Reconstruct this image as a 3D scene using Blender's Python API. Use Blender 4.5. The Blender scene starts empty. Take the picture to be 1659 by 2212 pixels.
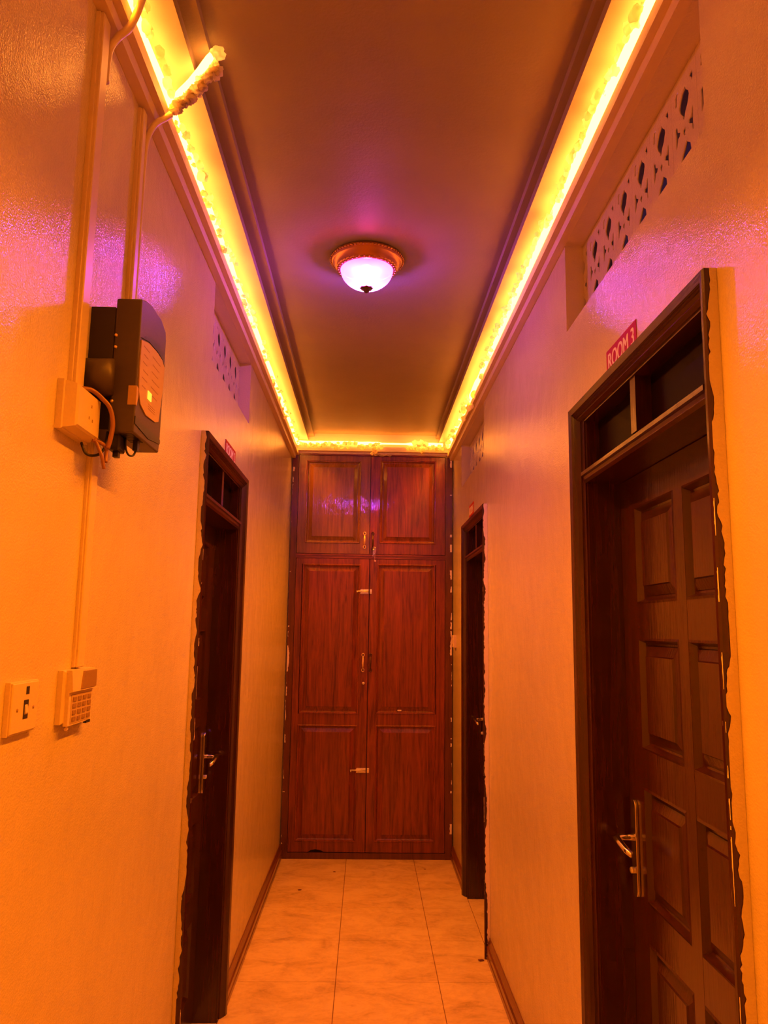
import bpy, bmesh, math, random
from mathutils import Vector, Matrix, noise

S = bpy.context.scene
COL = S.collection
random.seed(7)

# ------------------------------------------------------------------ camera, world, exposure
FPX, PIT, YAW, ROL = 1654.69, math.radians(8.636), math.radians(1.1766), math.radians(0.8117)
fw = Vector((math.sin(YAW) * math.cos(PIT), math.cos(YAW) * math.cos(PIT), math.sin(PIT)))
r0 = Vector((math.cos(YAW), -math.sin(YAW), 0))
u0 = r0.cross(fw)
rt = math.cos(ROL) * r0 + math.sin(ROL) * u0
up = -math.sin(ROL) * r0 + math.cos(ROL) * u0
cd = bpy.data.cameras.new('camera')
cam = bpy.data.objects.new('camera', cd)
COL.objects.link(cam)
cam.matrix_world = Matrix(((rt.x, up.x, -fw.x, 0), (rt.y, up.y, -fw.y, 0), (rt.z, up.z, -fw.z, 1.6), (0, 0, 0, 1)))
cd.sensor_fit = 'HORIZONTAL'
cd.sensor_width = 36
cd.lens = FPX * 36 / 1659
cd.clip_start = 0.05
S.camera = cam

W = bpy.data.worlds.new('world')
S.world = W
W.use_nodes = True
W.node_tree.nodes['Background'].inputs[0].default_value = (0.030, 0.008, 0.022, 1)   # dim dusk outside the corridor
W.node_tree.nodes['Background'].inputs[1].default_value = 1.0

ROPE_GLOW = 19.0             # radiance of the silicone tube itself
ROPE_GLOW_COL = (1.0, 0.31, 0.040)
DIODE_WATT = 19.0            # per metre, out of the diodes that face the floor
DIODE_COL = (1.0, 0.22, 0.002)
DIODE_TILT = 19              # towards the middle of the corridor
DIODE_SPREAD = 96            # beam angle of the diodes, degrees
LAMP_POWER = 1.0

S.view_settings.view_transform = 'Standard'
S.view_settings.look = 'None'
S.view_settings.exposure = 0.0
S.view_settings.gamma = 1.0
S.view_settings.use_curve_mapping = False
S.cycles.max_bounces = 10
S.cycles.diffuse_bounces = 6
S.cycles.glossy_bounces = 4
S.cycles.transmission_bounces = 8
S.cycles.transparent_max_bounces = 12
S.cycles.sample_clamp_indirect = 6.0
S.cycles.blur_glossy = 0.6
S.cycles.caustics_reflective = False

# ------------------------------------------------------------------ dimensions (metres)
XL, XR, YB, YN = -0.582, 0.636, 5.669, -2.2
ZC = 3.0           # ceiling border
ZT = 3.055         # raised middle of the ceiling
WT = 0.16          # wall thickness

# ------------------------------------------------------------------ helpers
BASE = {}


def base_of(o):
    return BASE.get(o.name, Vector((0, 0, 0))) if o else Vector((0, 0, 0))


def ident(u, v, w):
    return (u, v, w)


def TL(u, v, w):          # left wall: u along the corridor, v up, w out into the corridor
    return (XL + w, u, v)


def TR(u, v, w):
    return (XR - w, u, v)


def TB(u, v, w):          # back wall
    return (u, YB - w, v)


class MB:
    def __init__(self, T=ident):
        self.T = T
        self.v = []
        self.f = []
        self.sm = []

    def add(self, verts, faces, smooth=False):
        n = len(self.v)
        self.v += [self.T(*p) for p in verts]
        self.f += [tuple(i + n for i in f) for f in faces]
        self.sm += [smooth] * len(faces)

    def box(self, u0, u1, v0, v1, w0, w1):
        self.add([(u0, v0, w0), (u1, v0, w0), (u1, v1, w0), (u0, v1, w0), (u0, v0, w1), (u1, v0, w1), (u1, v1, w1), (u0, v1, w1)],
                 [(0, 1, 2, 3), (4, 5, 6, 7), (0, 1, 5, 4), (1, 2, 6, 5), (2, 3, 7, 6), (3, 0, 4, 7)])

    def cbox(self, u0, u1, v0, v1, w0, w1, c):
        """box with its front (w1) edges chamfered by c"""
        self.rings([(u0, u1, v0, v1, w0), (u0, u1, v0, v1, w1 - c), (u0 + c, u1 - c, v0 + c, v1 - c, w1)], True)

    def rings(self, rr, closed_back=False):
        n = len(rr)
        vs, fs = [], []
        for (a, b, c, d, w) in rr:
            vs += [(a, c, w), (b, c, w), (b, d, w), (a, d, w)]
        for i in range(n - 1):
            for k in range(4):
                fs.append((4 * i + k, 4 * i + (k + 1) % 4, 4 * i + 4 + (k + 1) % 4, 4 * i + 4 + k))
        fs.append((4 * n - 4, 4 * n - 3, 4 * n - 2, 4 * n - 1))
        if closed_back:
            fs.append((0, 1, 2, 3))
        self.add(vs, fs)

    def prism(self, poly, w0, w1):
        """polygon in (u,v) extruded from w0 to w1"""
        n = len(poly)
        self.add([(a, b, w0) for a, b in poly] + [(a, b, w1) for a, b in poly],
                 [tuple(range(n)), tuple(range(n, 2 * n))] + [(i, (i + 1) % n, n + (i + 1) % n, n + i) for i in range(n)])

    def sweep(self, prof, u0, u1, fn, closed=True):
        """profile points passed through fn(p, u) at u0 and u1, joined"""
        n = len(prof)
        vs = [fn(p, u0) for p in prof] + [fn(p, u1) for p in prof]
        m = n if closed else n - 1
        fs = [(i, (i + 1) % n, n + (i + 1) % n, n + i) for i in range(m)]
        if closed:
            fs += [tuple(range(n)), tuple(range(n, 2 * n))]
        self.add(vs, fs)

    def tube(self, pts, r, seg=8, cap=True, smooth=True):
        pts = [Vector(p) for p in pts]
        rr = r if isinstance(r, (list, tuple)) else [r] * len(pts)
        vs, fs = [], []
        prev = None
        for i, p in enumerate(pts):
            t = (pts[min(i + 1, len(pts) - 1)] - pts[max(i - 1, 0)])
            if t.length < 1e-9:
                t = Vector((0, 0, 1))
            t.normalize()
            if prev is None:
                a = t.cross(Vector((0, 0, 1)) if abs(t.z) < 0.9 else Vector((1, 0, 0))).normalized()
            else:
                a = (prev - t * prev.dot(t))
                a = a.normalized() if a.length > 1e-6 else t.orthogonal().normalized()
            prev = a
            b = t.cross(a)
            for k in range(seg):
                q = p + rr[i] * (math.cos(2 * math.pi * k / seg) * a + math.sin(2 * math.pi * k / seg) * b)
                vs.append(tuple(q))
        for i in range(len(pts) - 1):
            for k in range(seg):
                fs.append((i * seg + k, i * seg + (k + 1) % seg, (i + 1) * seg + (k + 1) % seg, (i + 1) * seg + k))
        if cap:
            fs += [tuple(range(seg)), tuple(range((len(pts) - 1) * seg, len(pts) * seg))]
        self.add(vs, fs, smooth)

    def lathe(self, prof, c, seg=48, axis='z', smooth=True):
        """prof = [(r, h)] turned round an axis through c"""
        vs, fs = [], []
        for (r, h) in prof:
            for k in range(seg):
                a = 2 * math.pi * k / seg
                x, y = r * math.cos(a), r * math.sin(a)
                if axis == 'z':
                    vs.append((c[0] + x, c[1] + y, c[2] + h))
                elif axis == 'w':
                    vs.append((c[0] + x, c[1] + y, c[2] + h))
        n = len(prof)
        for i in range(n - 1):
            for k in range(seg):
                fs.append((i * seg + k, i * seg + (k + 1) % seg, (i + 1) * seg + (k + 1) % seg, (i + 1) * seg + k))
        if prof[0][0] > 1e-6:
            fs.append(tuple(range(seg)))
        if prof[-1][0] > 1e-6:
            fs.append(tuple(range((n - 1) * seg, n * seg)))
        self.add(vs, fs, smooth)

    def blob(self, c, r, sub=1, jit=0.25, sq=(1, 1, 1)):
        bm = bmesh.new()
        bmesh.ops.create_icosphere(bm, subdivisions=sub, radius=1)
        off = random.random() * 100
        vs = []
        for v in bm.verts:
            n = noise.noise(v.co * 1.7 + Vector((off, off, off)))
            n2 = noise.noise(v.co * 4.5 + Vector((off, 3, off)))
            k = r * (1 + jit * 1.8 * n + jit * .9 * n2 + random.uniform(-jit, jit) * .12)
            vs.append((c[0] + v.co.x * k * sq[0], c[1] + v.co.y * k * sq[1], c[2] + v.co.z * k * sq[2]))
        self.add(vs, [tuple(x.index for x in f.verts) for f in bm.faces], True)
        bm.free()

    def build(self, name, mat, parent=None, merge=True, bevel=0.0):
        b = base_of(parent)
        me = bpy.data.meshes.new(name)
        me.from_pydata([(x - b.x, y - b.y, z - b.z) for x, y, z in self.v], [], self.f)
        for p, s in zip(me.polygons, self.sm):
            p.use_smooth = s
        bm = bmesh.new()
        bm.from_mesh(me)
        if merge:
            bmesh.ops.remove_doubles(bm, verts=bm.verts, dist=1e-6)
        bmesh.ops.recalc_face_normals(bm, faces=bm.faces)
        bm.to_mesh(me)
        bm.free()
        me.materials.append(mat)
        o = bpy.data.objects.new(name, me)
        COL.objects.link(o)
        if parent:
            o.parent = parent
        BASE[o.name] = b
        if bevel:
            m = o.modifiers.new('bevel', 'BEVEL')
            m.width = bevel
            m.segments = 2
            m.limit_method = 'ANGLE'
        return o


def tag(o, label=None, cat=None, group=None, kind=None):
    if label:
        o['label'] = label
    if cat:
        o['category'] = cat
    if group:
        o['group'] = group
    if kind:
        o['kind'] = kind
    return o


def thing(name, loc, label=None, cat=None, group=None, kind=None):
    o = bpy.data.objects.new(name, None)
    o.empty_display_size = 0.05
    COL.objects.link(o)
    o.location = loc
    BASE[o.name] = Vector(loc)
    return tag(o, label, cat, group, kind)


def rebase(o, loc):
    """move a mesh object's origin to loc without moving its geometry"""
    d = Vector(loc) - o.location
    o.data.transform(Matrix.Translation(-d))
    o.location = loc
    BASE[o.name] = Vector(loc)
    return o


# ------------------------------------------------------------------ materials
def nodemat(name):
    m = bpy.data.materials.new(name)
    m.use_nodes = True
    nt = m.node_tree
    return m, nt, nt.nodes['Principled BSDF']


def N(nt, t, **k):
    n = nt.nodes.new(t)
    for a, b in k.items():
        setattr(n, a, b)
    return n


def ramp(nt, fac, stops):
    r = N(nt, 'ShaderNodeValToRGB')
    els = r.color_ramp.elements
    while len(els) < len(stops):
        els.new(0.5)
    for e, (p, c) in zip(els, stops):
        e.position = p
        e.color = (*c, 1)
    nt.links.new(fac, r.inputs[0])
    return r.outputs[0]


def noise_tex(nt, scale, detail=3, rough=.5, vec=None, dist=0):
    n = N(nt, 'ShaderNodeTexNoise')
    n.inputs['Scale'].default_value = scale
    n.inputs['Detail'].default_value = detail
    n.inputs['Roughness'].default_value = rough
    n.inputs['Distortion'].default_value = dist
    if vec is not None:
        nt.links.new(vec, n.inputs['Vector'])
    return n.outputs['Fac']


def mapped(nt, scale, which='Object'):
    if which == 'Position':
        src = N(nt, 'ShaderNodeNewGeometry').outputs['Position']
    else:
        src = N(nt, 'ShaderNodeTexCoord').outputs[which]
    m = N(nt, 'ShaderNodeMapping')
    m.inputs['Scale'].default_value = scale
    nt.links.new(src, m.inputs['Vector'])
    return m.outputs['Vector']


def bump(nt, bs, h, strength, dist):
    b = N(nt, 'ShaderNodeBump')
    b.inputs['Strength'].default_value = strength
    b.inputs['Distance'].default_value = dist
    nt.links.new(h, b.inputs['Height'])
    nt.links.new(b.outputs[0], bs.inputs['Normal'])
    nt.links.new(b.outputs[0], bs.inputs['Coat Normal'])
    return b


def plain(name, col, rough=.5, metal=0, spec=.5, coat=0):
    m, nt, b = nodemat(name)
    b.inputs['Base Color'].default_value = (*col, 1)
    b.inputs['Roughness'].default_value = rough
    b.inputs['Metallic'].default_value = metal
    b.inputs['Specular IOR Level'].default_value = spec
    b.inputs['Coat Weight'].default_value = coat
    # a little procedural wear in the gloss
    n = noise_tex(nt, 60, 3)
    mr = N(nt, 'ShaderNodeMapRange')
    mr.inputs['To Min'].default_value = max(0, rough - .08)
    mr.inputs['To Max'].default_value = min(1, rough + .08)
    nt.links.new(n, mr.inputs['Value'])
    nt.links.new(mr.outputs[0], b.inputs['Roughness'])
    return m


def gloss_paint(name, c1, c2, rough, strokes=(1, 1, 0.2), bstr=.22, spec=.5, fine=230, stroke=.7):
    m, nt, b = nodemat(name)
    pos = mapped(nt, (1, 1, 1), 'Position')
    n = noise_tex(nt, 1.3, 4, .6, pos)
    nt.links.new(ramp(nt, n, [(.35, c1), (.65, c2)]), b.inputs['Base Color'])
    b.inputs['Roughness'].default_value = rough
    b.inputs['Specular IOR Level'].default_value = spec
    f = noise_tex(nt, fine, 2, .6, pos)                                  # roller stipple
    s = noise_tex(nt, 60, 4, .7, mapped(nt, strokes, 'Position'), .6)        # vertical brush strokes
    w = noise_tex(nt, 9, 2, .5, pos)                                     # uneven plaster
    a = N(nt, 'ShaderNodeMath', operation='MULTIPLY_ADD')
    nt.links.new(s, a.inputs[0])
    a.inputs[1].default_value = stroke
    fs = N(nt, 'ShaderNodeMath', operation='MULTIPLY')
    nt.links.new(f, fs.inputs[0])
    fs.inputs[1].default_value = 1.8
    nt.links.new(fs.outputs[0], a.inputs[2])
    a2 = N(nt, 'ShaderNodeMath', operation='MULTIPLY_ADD')
    nt.links.new(w, a2.inputs[0])
    a2.inputs[1].default_value = 5.0
    nt.links.new(a.outputs[0], a2.inputs[2])
    bump(nt, b, a2.outputs[0], bstr, .004)
    return m


def wood(name, dark, light, axis='z', rough=.24, scale=1.0, bstr=.12, coat=.3, crough=.12):
    m, nt, b = nodemat(name)
    sc = {'z': (14 * scale, 14 * scale, .9), 'y': (14 * scale, .9, 14 * scale), 'x': (.9, 14 * scale, 14 * scale)}[axis]
    vec = mapped(nt, sc, 'Position')
    g = noise_tex(nt, 2.2, 6, .65, vec, 1.2)
    fine = noise_tex(nt, 9, 3, .6, vec, .3)
    mx = N(nt, 'ShaderNodeMath', operation='MULTIPLY_ADD')
    nt.links.new(fine, mx.inputs[0])
    mx.inputs[1].default_value = .35
    nt.links.new(g, mx.inputs[2])
    mid = tuple((a + c) / 2 for a, c in zip(dark, light))
    nt.links.new(ramp(nt, mx.outputs[0], [(.5, dark), (.66, mid), (.86, light)]), b.inputs['Base Color'])
    b.inputs['Roughness'].default_value = rough
    b.inputs['Coat Weight'].default_value = coat
    b.inputs['Coat Roughness'].default_value = crough
    w = noise_tex(nt, 26, 2, .5, mapped(nt, (1, 1, .5), 'Position'))
    a = N(nt, 'ShaderNodeMath', operation='MULTIPLY_ADD')
    nt.links.new(w, a.inputs[0])
    a.inputs[1].default_value = 1.5
    nt.links.new(fine, a.inputs[2])
    bump(nt, b, a.outputs[0], bstr, .003)
    return m


M = {}
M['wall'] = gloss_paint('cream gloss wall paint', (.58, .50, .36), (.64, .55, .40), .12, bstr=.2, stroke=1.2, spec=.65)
M['ceiling'] = gloss_paint('dimmed cream ceiling', (.25, .205, .145), (.29, .235, .165), .5, bstr=.12, spec=.06, fine=120)  # raised middle, darkened in colour so the border looks lit by the ropes
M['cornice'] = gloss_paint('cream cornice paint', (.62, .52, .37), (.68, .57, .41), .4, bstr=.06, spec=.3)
M['chip'] = gloss_paint('old wall paint smear', (.78, .66, .52), (.85, .74, .6), .4, bstr=.3)
M['plastic'] = gloss_paint('painted over plastic', (.62, .50, .34), (.68, .56, .39), .35, bstr=.05)
M['door'] = wood('dark mahogany door', (.022, .0034, .0009), (.047, .0080, .0018), 'z', .22)
M['door_h'] = wood('dark mahogany rail', (.022, .0034, .0009), (.047, .0080, .0018), 'y', .22)
M['frame'] = wood('dark mahogany frame', (.023, .0038, .0011), (.054, .010, .0028), 'z', .25)
M['frame_h'] = wood('dark mahogany head', (.023, .0038, .0011), (.054, .010, .0028), 'y', .25)
M['robe'] = wood('red mahogany cupboard', (.082, .009, .002), (.265, .048, .009), 'z', .42, coat=.45, crough=.07)
M['robe_h'] = wood('red mahogany cupboard rail', (.082, .009, .002), (.25, .046, .009), 'x', .42, coat=.45, crough=.07)
M['robe_old'] = wood('old brown varnish', (.11, .036, .009), (.24, .085, .022), 'z', .4, bstr=.3, coat=.7, crough=.06)
M['robe_frame'] = wood('cupboard frame', (.075, .016, .005), (.15, .036, .011), 'z', .3)
M['skirt'] = wood('skirting wood', (.09, .026, .011), (.18, .055, .022), 'y', .28)
M['chrome'] = plain('chrome', (.75, .70, .66), .16, 1)
M['steel'] = plain('bright steel', (.85, .8, .74), .3, .75)
M['brass'] = plain('pale brass', (.9, .66, .36), .3, .6)
M['bronze'] = plain('dark bronze', (.11, .06, .035), .3, .8)
M['gold'] = plain('antique gold', (.46, .2, .07), .34, .85)
M['black'] = plain('black plastic', (.012, .009, .010), .4)
M['casing'] = plain('brown grey casing', (.060, .042, .046), .5)
M['casing_dark'] = plain('dark casing', (.022, .014, .012), .5)
M['facia'] = plain('yellow facia label', (.42, .27, .09), .4)
M['print'] = plain('faint print', (.30, .17, .06), .5)
M['red'] = plain('red sign vinyl', (.42, .006, .008), .6, spec=.15)
M['white'] = plain('white vinyl', (.86, .78, .70), .6, spec=.2)
M['cable'] = plain('brown cable', (.27, .115, .05), .4)
M['lcd'] = plain('lcd window', (.30, .19, .11), .25)
M['key'] = plain('keypad', (.44, .32, .2), .5)
M['drywood'] = plain('dry chip', (.16, .04, .02), .7)
M['grout'] = plain('brown grout', (.20, .085, .04), .8)

# floor tile with cloudy beige glaze
m, nt, b = nodemat('beige glazed tile')
pos = mapped(nt, (1, 1.6, 1), 'Position')
cl = noise_tex(nt, 4.0, 8, .68, pos, .9)
vein = noise_tex(nt, 13, 6, .7, pos, 1.6)
mm = N(nt, 'ShaderNodeMath', operation='MULTIPLY_ADD')
nt.links.new(vein, mm.inputs[0])
mm.inputs[1].default_value = .5
nt.links.new(cl, mm.inputs[2])
nt.links.new(ramp(nt, mm.outputs[0], [(.50, (.40, .28, .11)), (.68, (.62, .46, .19)), (.86, (.74, .58, .26))]), b.inputs['Base Color'])
b.inputs['Roughness'].default_value = .34
b.inputs['Specular IOR Level'].default_value = .35
bump(nt, b, vein, .12, .002)
M['tile'] = m

# dark window glass
m, nt, b = nodemat('transom glass')
b.inputs['Base Color'].default_value = (.015, .004, .003, 1)
b.inputs['Roughness'].default_value = .3
b.inputs['Specular IOR Level'].default_value = .08
b.inputs['Transmission Weight'].default_value = .5
b.inputs['IOR'].default_value = 1.12
gn = noise_tex(nt, 30, 2)
bump(nt, b, gn, .05, .002)
M['glass'] = m

# light rope
m = bpy.data.materials.new('glowing amber rope')
m.use_nodes = True
nt = m.node_tree
nt.nodes.clear()
em = N(nt, 'ShaderNodeEmission')
em.inputs[0].default_value = (*ROPE_GLOW_COL, 1)
em.inputs[1].default_value = ROPE_GLOW
ou = N(nt, 'ShaderNodeOutputMaterial')
nt.links.new(em.outputs[0], ou.inputs[0])
M['rope'] = m

# cotton wool
m = bpy.data.materials.new('cotton wool')
m.use_nodes = True
nt = m.node_tree
nt.nodes.clear()
df = N(nt, 'ShaderNodeBsdfDiffuse')
tr = N(nt, 'ShaderNodeBsdfTranslucent')
for x in (df, tr):
    x.inputs[0].default_value = (.97, .90, .74, 1)
mx = N(nt, 'ShaderNodeMixShader')
mx.inputs[0].default_value = .82
ou = N(nt, 'ShaderNodeOutputMaterial')
nt.links.new(df.outputs[0], mx.inputs[1])
nt.links.new(tr.outputs[0], mx.inputs[2])
nt.links.new(mx.outputs[0], ou.inputs[0])
cn = noise_tex(nt, 160, 4, .7)
bb = N(nt, 'ShaderNodeBump')
bb.inputs['Strength'].default_value = .7
bb.inputs['Distance'].default_value = .004
nt.links.new(cn, bb.inputs['Height'])
nt.links.new(bb.outputs[0], df.inputs['Normal'])
M['cotton'] = m

# frosted glass dome of the lamp
m = bpy.data.materials.new('frosted dome glass')
m.use_nodes = True
nt = m.node_tree
nt.nodes.clear()
tr = N(nt, 'ShaderNodeBsdfTranslucent')
tr.inputs[0].default_value = (.42, .33, .42, 1)
tp = N(nt, 'ShaderNodeBsdfTransparent')
tp.inputs[0].default_value = (.95, .92, .95, 1)
gl = N(nt, 'ShaderNodeBsdfGlossy')
gl.inputs['Roughness'].default_value = .25
fn = noise_tex(nt, 40, 2)
m1 = N(nt, 'ShaderNodeMixShader')
m1.inputs[0].default_value = .42
m2 = N(nt, 'ShaderNodeMixShader')
m2.inputs[0].default_value = .04
ou = N(nt, 'ShaderNodeOutputMaterial')
nt.links.new(tr.outputs[0], m1.inputs[1])
nt.links.new(tp.outputs[0], m1.inputs[2])
nt.links.new(m1.outputs[0], m2.inputs[1])
nt.links.new(gl.outputs[0], m2.inputs[2])
nt.links.new(m2.outputs[0], ou.inputs[0])
M['dome'] = m

m = bpy.data.materials.new('lit bulb')
m.use_nodes = True
nt = m.node_tree
nt.nodes.clear()
em = N(nt, 'ShaderNodeEmission')
em.inputs[0].default_value = (1.0, .58, .95, 1)
em.inputs[1].default_value = 12.0 * LAMP_POWER
ou = N(nt, 'ShaderNodeOutputMaterial')
nt.links.new(em.outputs[0], ou.inputs[0])
M['bulb'] = m

m = bpy.data.materials.new('lit display')
m.use_nodes = True
nt = m.node_tree
nt.nodes.clear()
em = N(nt, 'ShaderNodeEmission')
em.inputs[0].default_value = (1.0, .62, .05, 1)
em.inputs[1].default_value = 1.4
ou = N(nt, 'ShaderNodeOutputMaterial')
nt.links.new(em.outputs[0], ou.inputs[0])
M['display'] = m


# ------------------------------------------------------------------ the room shell
VZ0, VZ1 = 2.562, 2.862
DH = 2.268
doors_R = [(1.320, 2.272), (4.035, 4.965)]
door_L = (2.592, 3.492)
vents_R = [(1.335, 2.366), (4.140, 5.160)]
vent_L = (2.700, 3.590)


def wall_with_holes(T, holes, y0, y1, z0, z1):
    ys = sorted({y0, y1, *[h[0] for h in holes], *[h[1] for h in holes]})
    zs = sorted({z0, z1, *[h[2] for h in holes], *[h[3] for h in holes]})
    mb = MB(T)

    def solid(i, j):
        if not (0 <= i < len(ys) - 1 and 0 <= j < len(zs) - 1):
            return False
        cy, cz = (ys[i] + ys[i + 1]) / 2, (zs[j] + zs[j + 1]) / 2
        return not any(h[0] < cy < h[1] and h[2] < cz < h[3] for h in holes)
    for i in range(len(ys) - 1):
        for j in range(len(zs) - 1):
            if not solid(i, j):
                continue
            a, b_, c, d = ys[i], ys[i + 1], zs[j], zs[j + 1]
            mb.add([(a, c, 0), (b_, c, 0), (b_, d, 0), (a, d, 0)], [(0, 1, 2, 3)])
            mb.add([(a, c, -WT), (b_, c, -WT), (b_, d, -WT), (a, d, -WT)], [(0, 1, 2, 3)])
            for (di, dj, q) in ((-1, 0, [(a, c), (a, d)]), (1, 0, [(b_, c), (b_, d)]), (0, -1, [(a, c), (b_, c)]), (0, 1, [(a, d), (b_, d)])):
                if not solid(i + di, j + dj):
                    (p, q_), (r_, s_) = q
                    mb.add([(p, q_, 0), (r_, s_, 0), (r_, s_, -WT), (p, q_, -WT)], [(0, 1, 2, 3)])
    return mb


holesR = [(a, b_, -.1, DH - .02) for a, b_ in [(d0 + .02, d1 - .02) for d0, d1 in doors_R]] + [(a, b_, VZ0, VZ1) for a, b_ in vents_R]
holesL = [(door_L[0] + .02, door_L[1] - .02, -.1, DH - .02), (vent_L[0], vent_L[1], VZ0, VZ1)]
o = wall_with_holes(TR, holesR, YN, YB + .1, -.1, 3.2).build('wall_right', M['wall'])
tag(o, 'right cream gloss wall with two dark doors', kind='structure')
o = wall_with_holes(TL, holesL, YN, YB + .1, -.1, 3.2).build('wall_left', M['wall'])
tag(o, 'left cream gloss wall with one door and wall boxes', kind='structure')
mb = MB()
mb.box(XL, XR, YB + .03, YB + .12, -.1, 3.2)
o = mb.build('wall_back', M['wall'])
tag(o, 'end wall behind the tall cupboard', kind='structure')
mb = MB()
mb.box(XL, XR, YN - .1, YN, -.1, 3.2)
o = mb.build('wall_near', M['wall'])
tag(o, 'wall closing the corridor behind the viewer', kind='structure')

# tray ceiling: low border, two steps up, raised middle
cp = [(XL - .0, ZC), (-.463, ZC), (-.463, ZC + .03), (-.420, ZC + .03), (-.420, ZT), (.502, ZT), (.502, ZC + .03), (.525, ZC + .03), (.525, ZC), (XR, ZC), (XR, 3.2), (XL, 3.2)]
mb = MB()
mb.sweep(cp, YN, YB + .03, lambda p, u: (p[0], u, p[1]))
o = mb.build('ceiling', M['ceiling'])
o.data.materials.append(M['cornice'])          # low border paler than the middle: rope glow put into its colour
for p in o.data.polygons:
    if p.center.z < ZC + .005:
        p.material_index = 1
tag(o, 'cream stepped ceiling of the corridor', kind='structure')

# cornices: two-step shelf along each side and across the end
cor = [(0, 2.862), (.026, 2.862), (.030, 2.885), (.048, 2.885), (.048, 2.920), (.046, 2.922), (0, 2.922)]
for nm, T, lab in (('trim_1', TL, 'stepped cream cornice under the left light rope'), ('trim_2', TR, 'stepped cream cornice under the right light rope')):
    mb = MB(T)
    mb.sweep(cor, YN, YB - .005, lambda p, u: (u, p[1], p[0]))
    o = mb.build(nm, M['cornice'])
    tag(o, lab, kind='structure')
mb = MB(TB)
mb.sweep([(0, 2.897), (.014, 2.897), (.016, 2.912), (.05, 2.912), (.05, 2.948), (0, 2.948)], XL + .046, XR - .046, lambda p, u: (u, p[1], p[0]))
mb.box(XL + .05, XR - .05, 2.93, ZT, -.02, 0)
o = mb.build('trim_3', M['cornice'])
tag(o, 'cream cornice above the tall cupboard', kind='structure')

# floor: screed with separate tiles
TS, TX, TY = .4718, -.1134, 5.2030
mb = MB()
mb.box(XL - WT, XR + WT, YN, YB + .05, -.1, -.0035)
floor = mb.build('floor', M['grout'])
tag(floor, 'beige tiled corridor floor with thin brown joints', kind='structure')
g = .0017


def tile_mesh(wx, wy):
    mb = MB()
    mb.rings([(0, wx, 0, wy, -.0035), (0, wx, 0, wy, -.0008), (.0009, wx - .0009, .0009, wy - .0009, 0)])
    o = mb.build('tile', M['tile'], floor)
    COL.objects.unlink(o)
    me = o.data
    bpy.data.objects.remove(o)
    return me


cols = [(TX - TS, TX), (TX, TX + TS), (TX + TS, XR)]
tmesh = {}
rows = [TY + TS - i * TS for i in range(0, 17)]
for y1 in rows:
    y0 = y1 - TS
    if y0 < YN:
        continue
    for (a, b_) in cols:
        y1c = min(y1, YB)
        a_ = max(a, XL)
        key = (round(b_ - a_, 4), round(y1c - y0, 4))
        if key not in tmesh:
            tmesh[key] = tile_mesh(key[0] - 2 * g, key[1] - 2 * g)
        t = bpy.data.objects.new('tile', tmesh[key])
        COL.objects.link(t)
        t.parent = floor
        t.location = (a_ + g, y0 + g, 0)
for (a, b_, x0, x1) in [(d0 + .05, d1 - .078, XR, XR + WT) for d0, d1 in doors_R] + [(door_L[0] + .05, door_L[1] - .078, XL - WT, XL)]:
    me = tile_mesh(x1 - x0 - 2 * g, b_ - a - 2 * g)
    t = bpy.data.objects.new('tile', me)
    COL.objects.link(t)
    t.parent = floor
    t.location = (x0 + g, a + g, 0)

# skirting boards
sk = [(0, 0), (.018, 0), (.018, .020), (.014, .026), (.018, .034), (.018, .058), (.012, .066), (.014, .074), (.009, .088), (.004, .1), (0, .1)]
for i, (T, a, b_, lab, nm) in enumerate([
        (TL, YN, door_L[0], 'dark skirting board on the left before the door', 'baseboard_left'),
        (TL, door_L[1], YB - .012, 'dark skirting board on the left beyond the door', 'baseboard_left'),
        (TR, YN, doors_R[0][0], 'dark skirting board on the right before the first door', 'baseboard_right'),
        (TR, doors_R[0][1], doors_R[1][0], 'dark skirting board on the right between the two doors', 'baseboard_right'),
        (TR, doors_R[1][1], YB - .012, 'short dark skirting board on the right beside the cupboard', 'baseboard_right')]):
    mb = MB(T)
    mb.sweep(sk, a, b_, lambda p, u: (u, p[1], p[0]))
    o = mb.build(nm, M['skirt'])
    tag(o, lab, kind='structure')


# ------------------------------------------------------------------ doors
def smear(T, z0, z1, fn, gap=.25, step=.008, seed=1, lo=.004, hi=.024):
    """ragged paint left along an edge: fn(t, width) -> two points"""
    rnd = random.Random(seed)
    mb = MB(T)
    wv = (lo + hi) / 2
    z = z0
    on = True
    while z < z1:
        z2 = min(z + step * rnd.uniform(.6, 1.6), z1)
        if rnd.random() < (.22 if on else .4):
            on = rnd.random() > gap
        w2 = min(hi, max(lo, wv + rnd.uniform(-.004, .004)))
        if on:
            mb.add(fn(z, wv) + fn(z2, w2), [(0, 1, 3, 2)])
        wv = w2
        z = z2
    return mb


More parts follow.
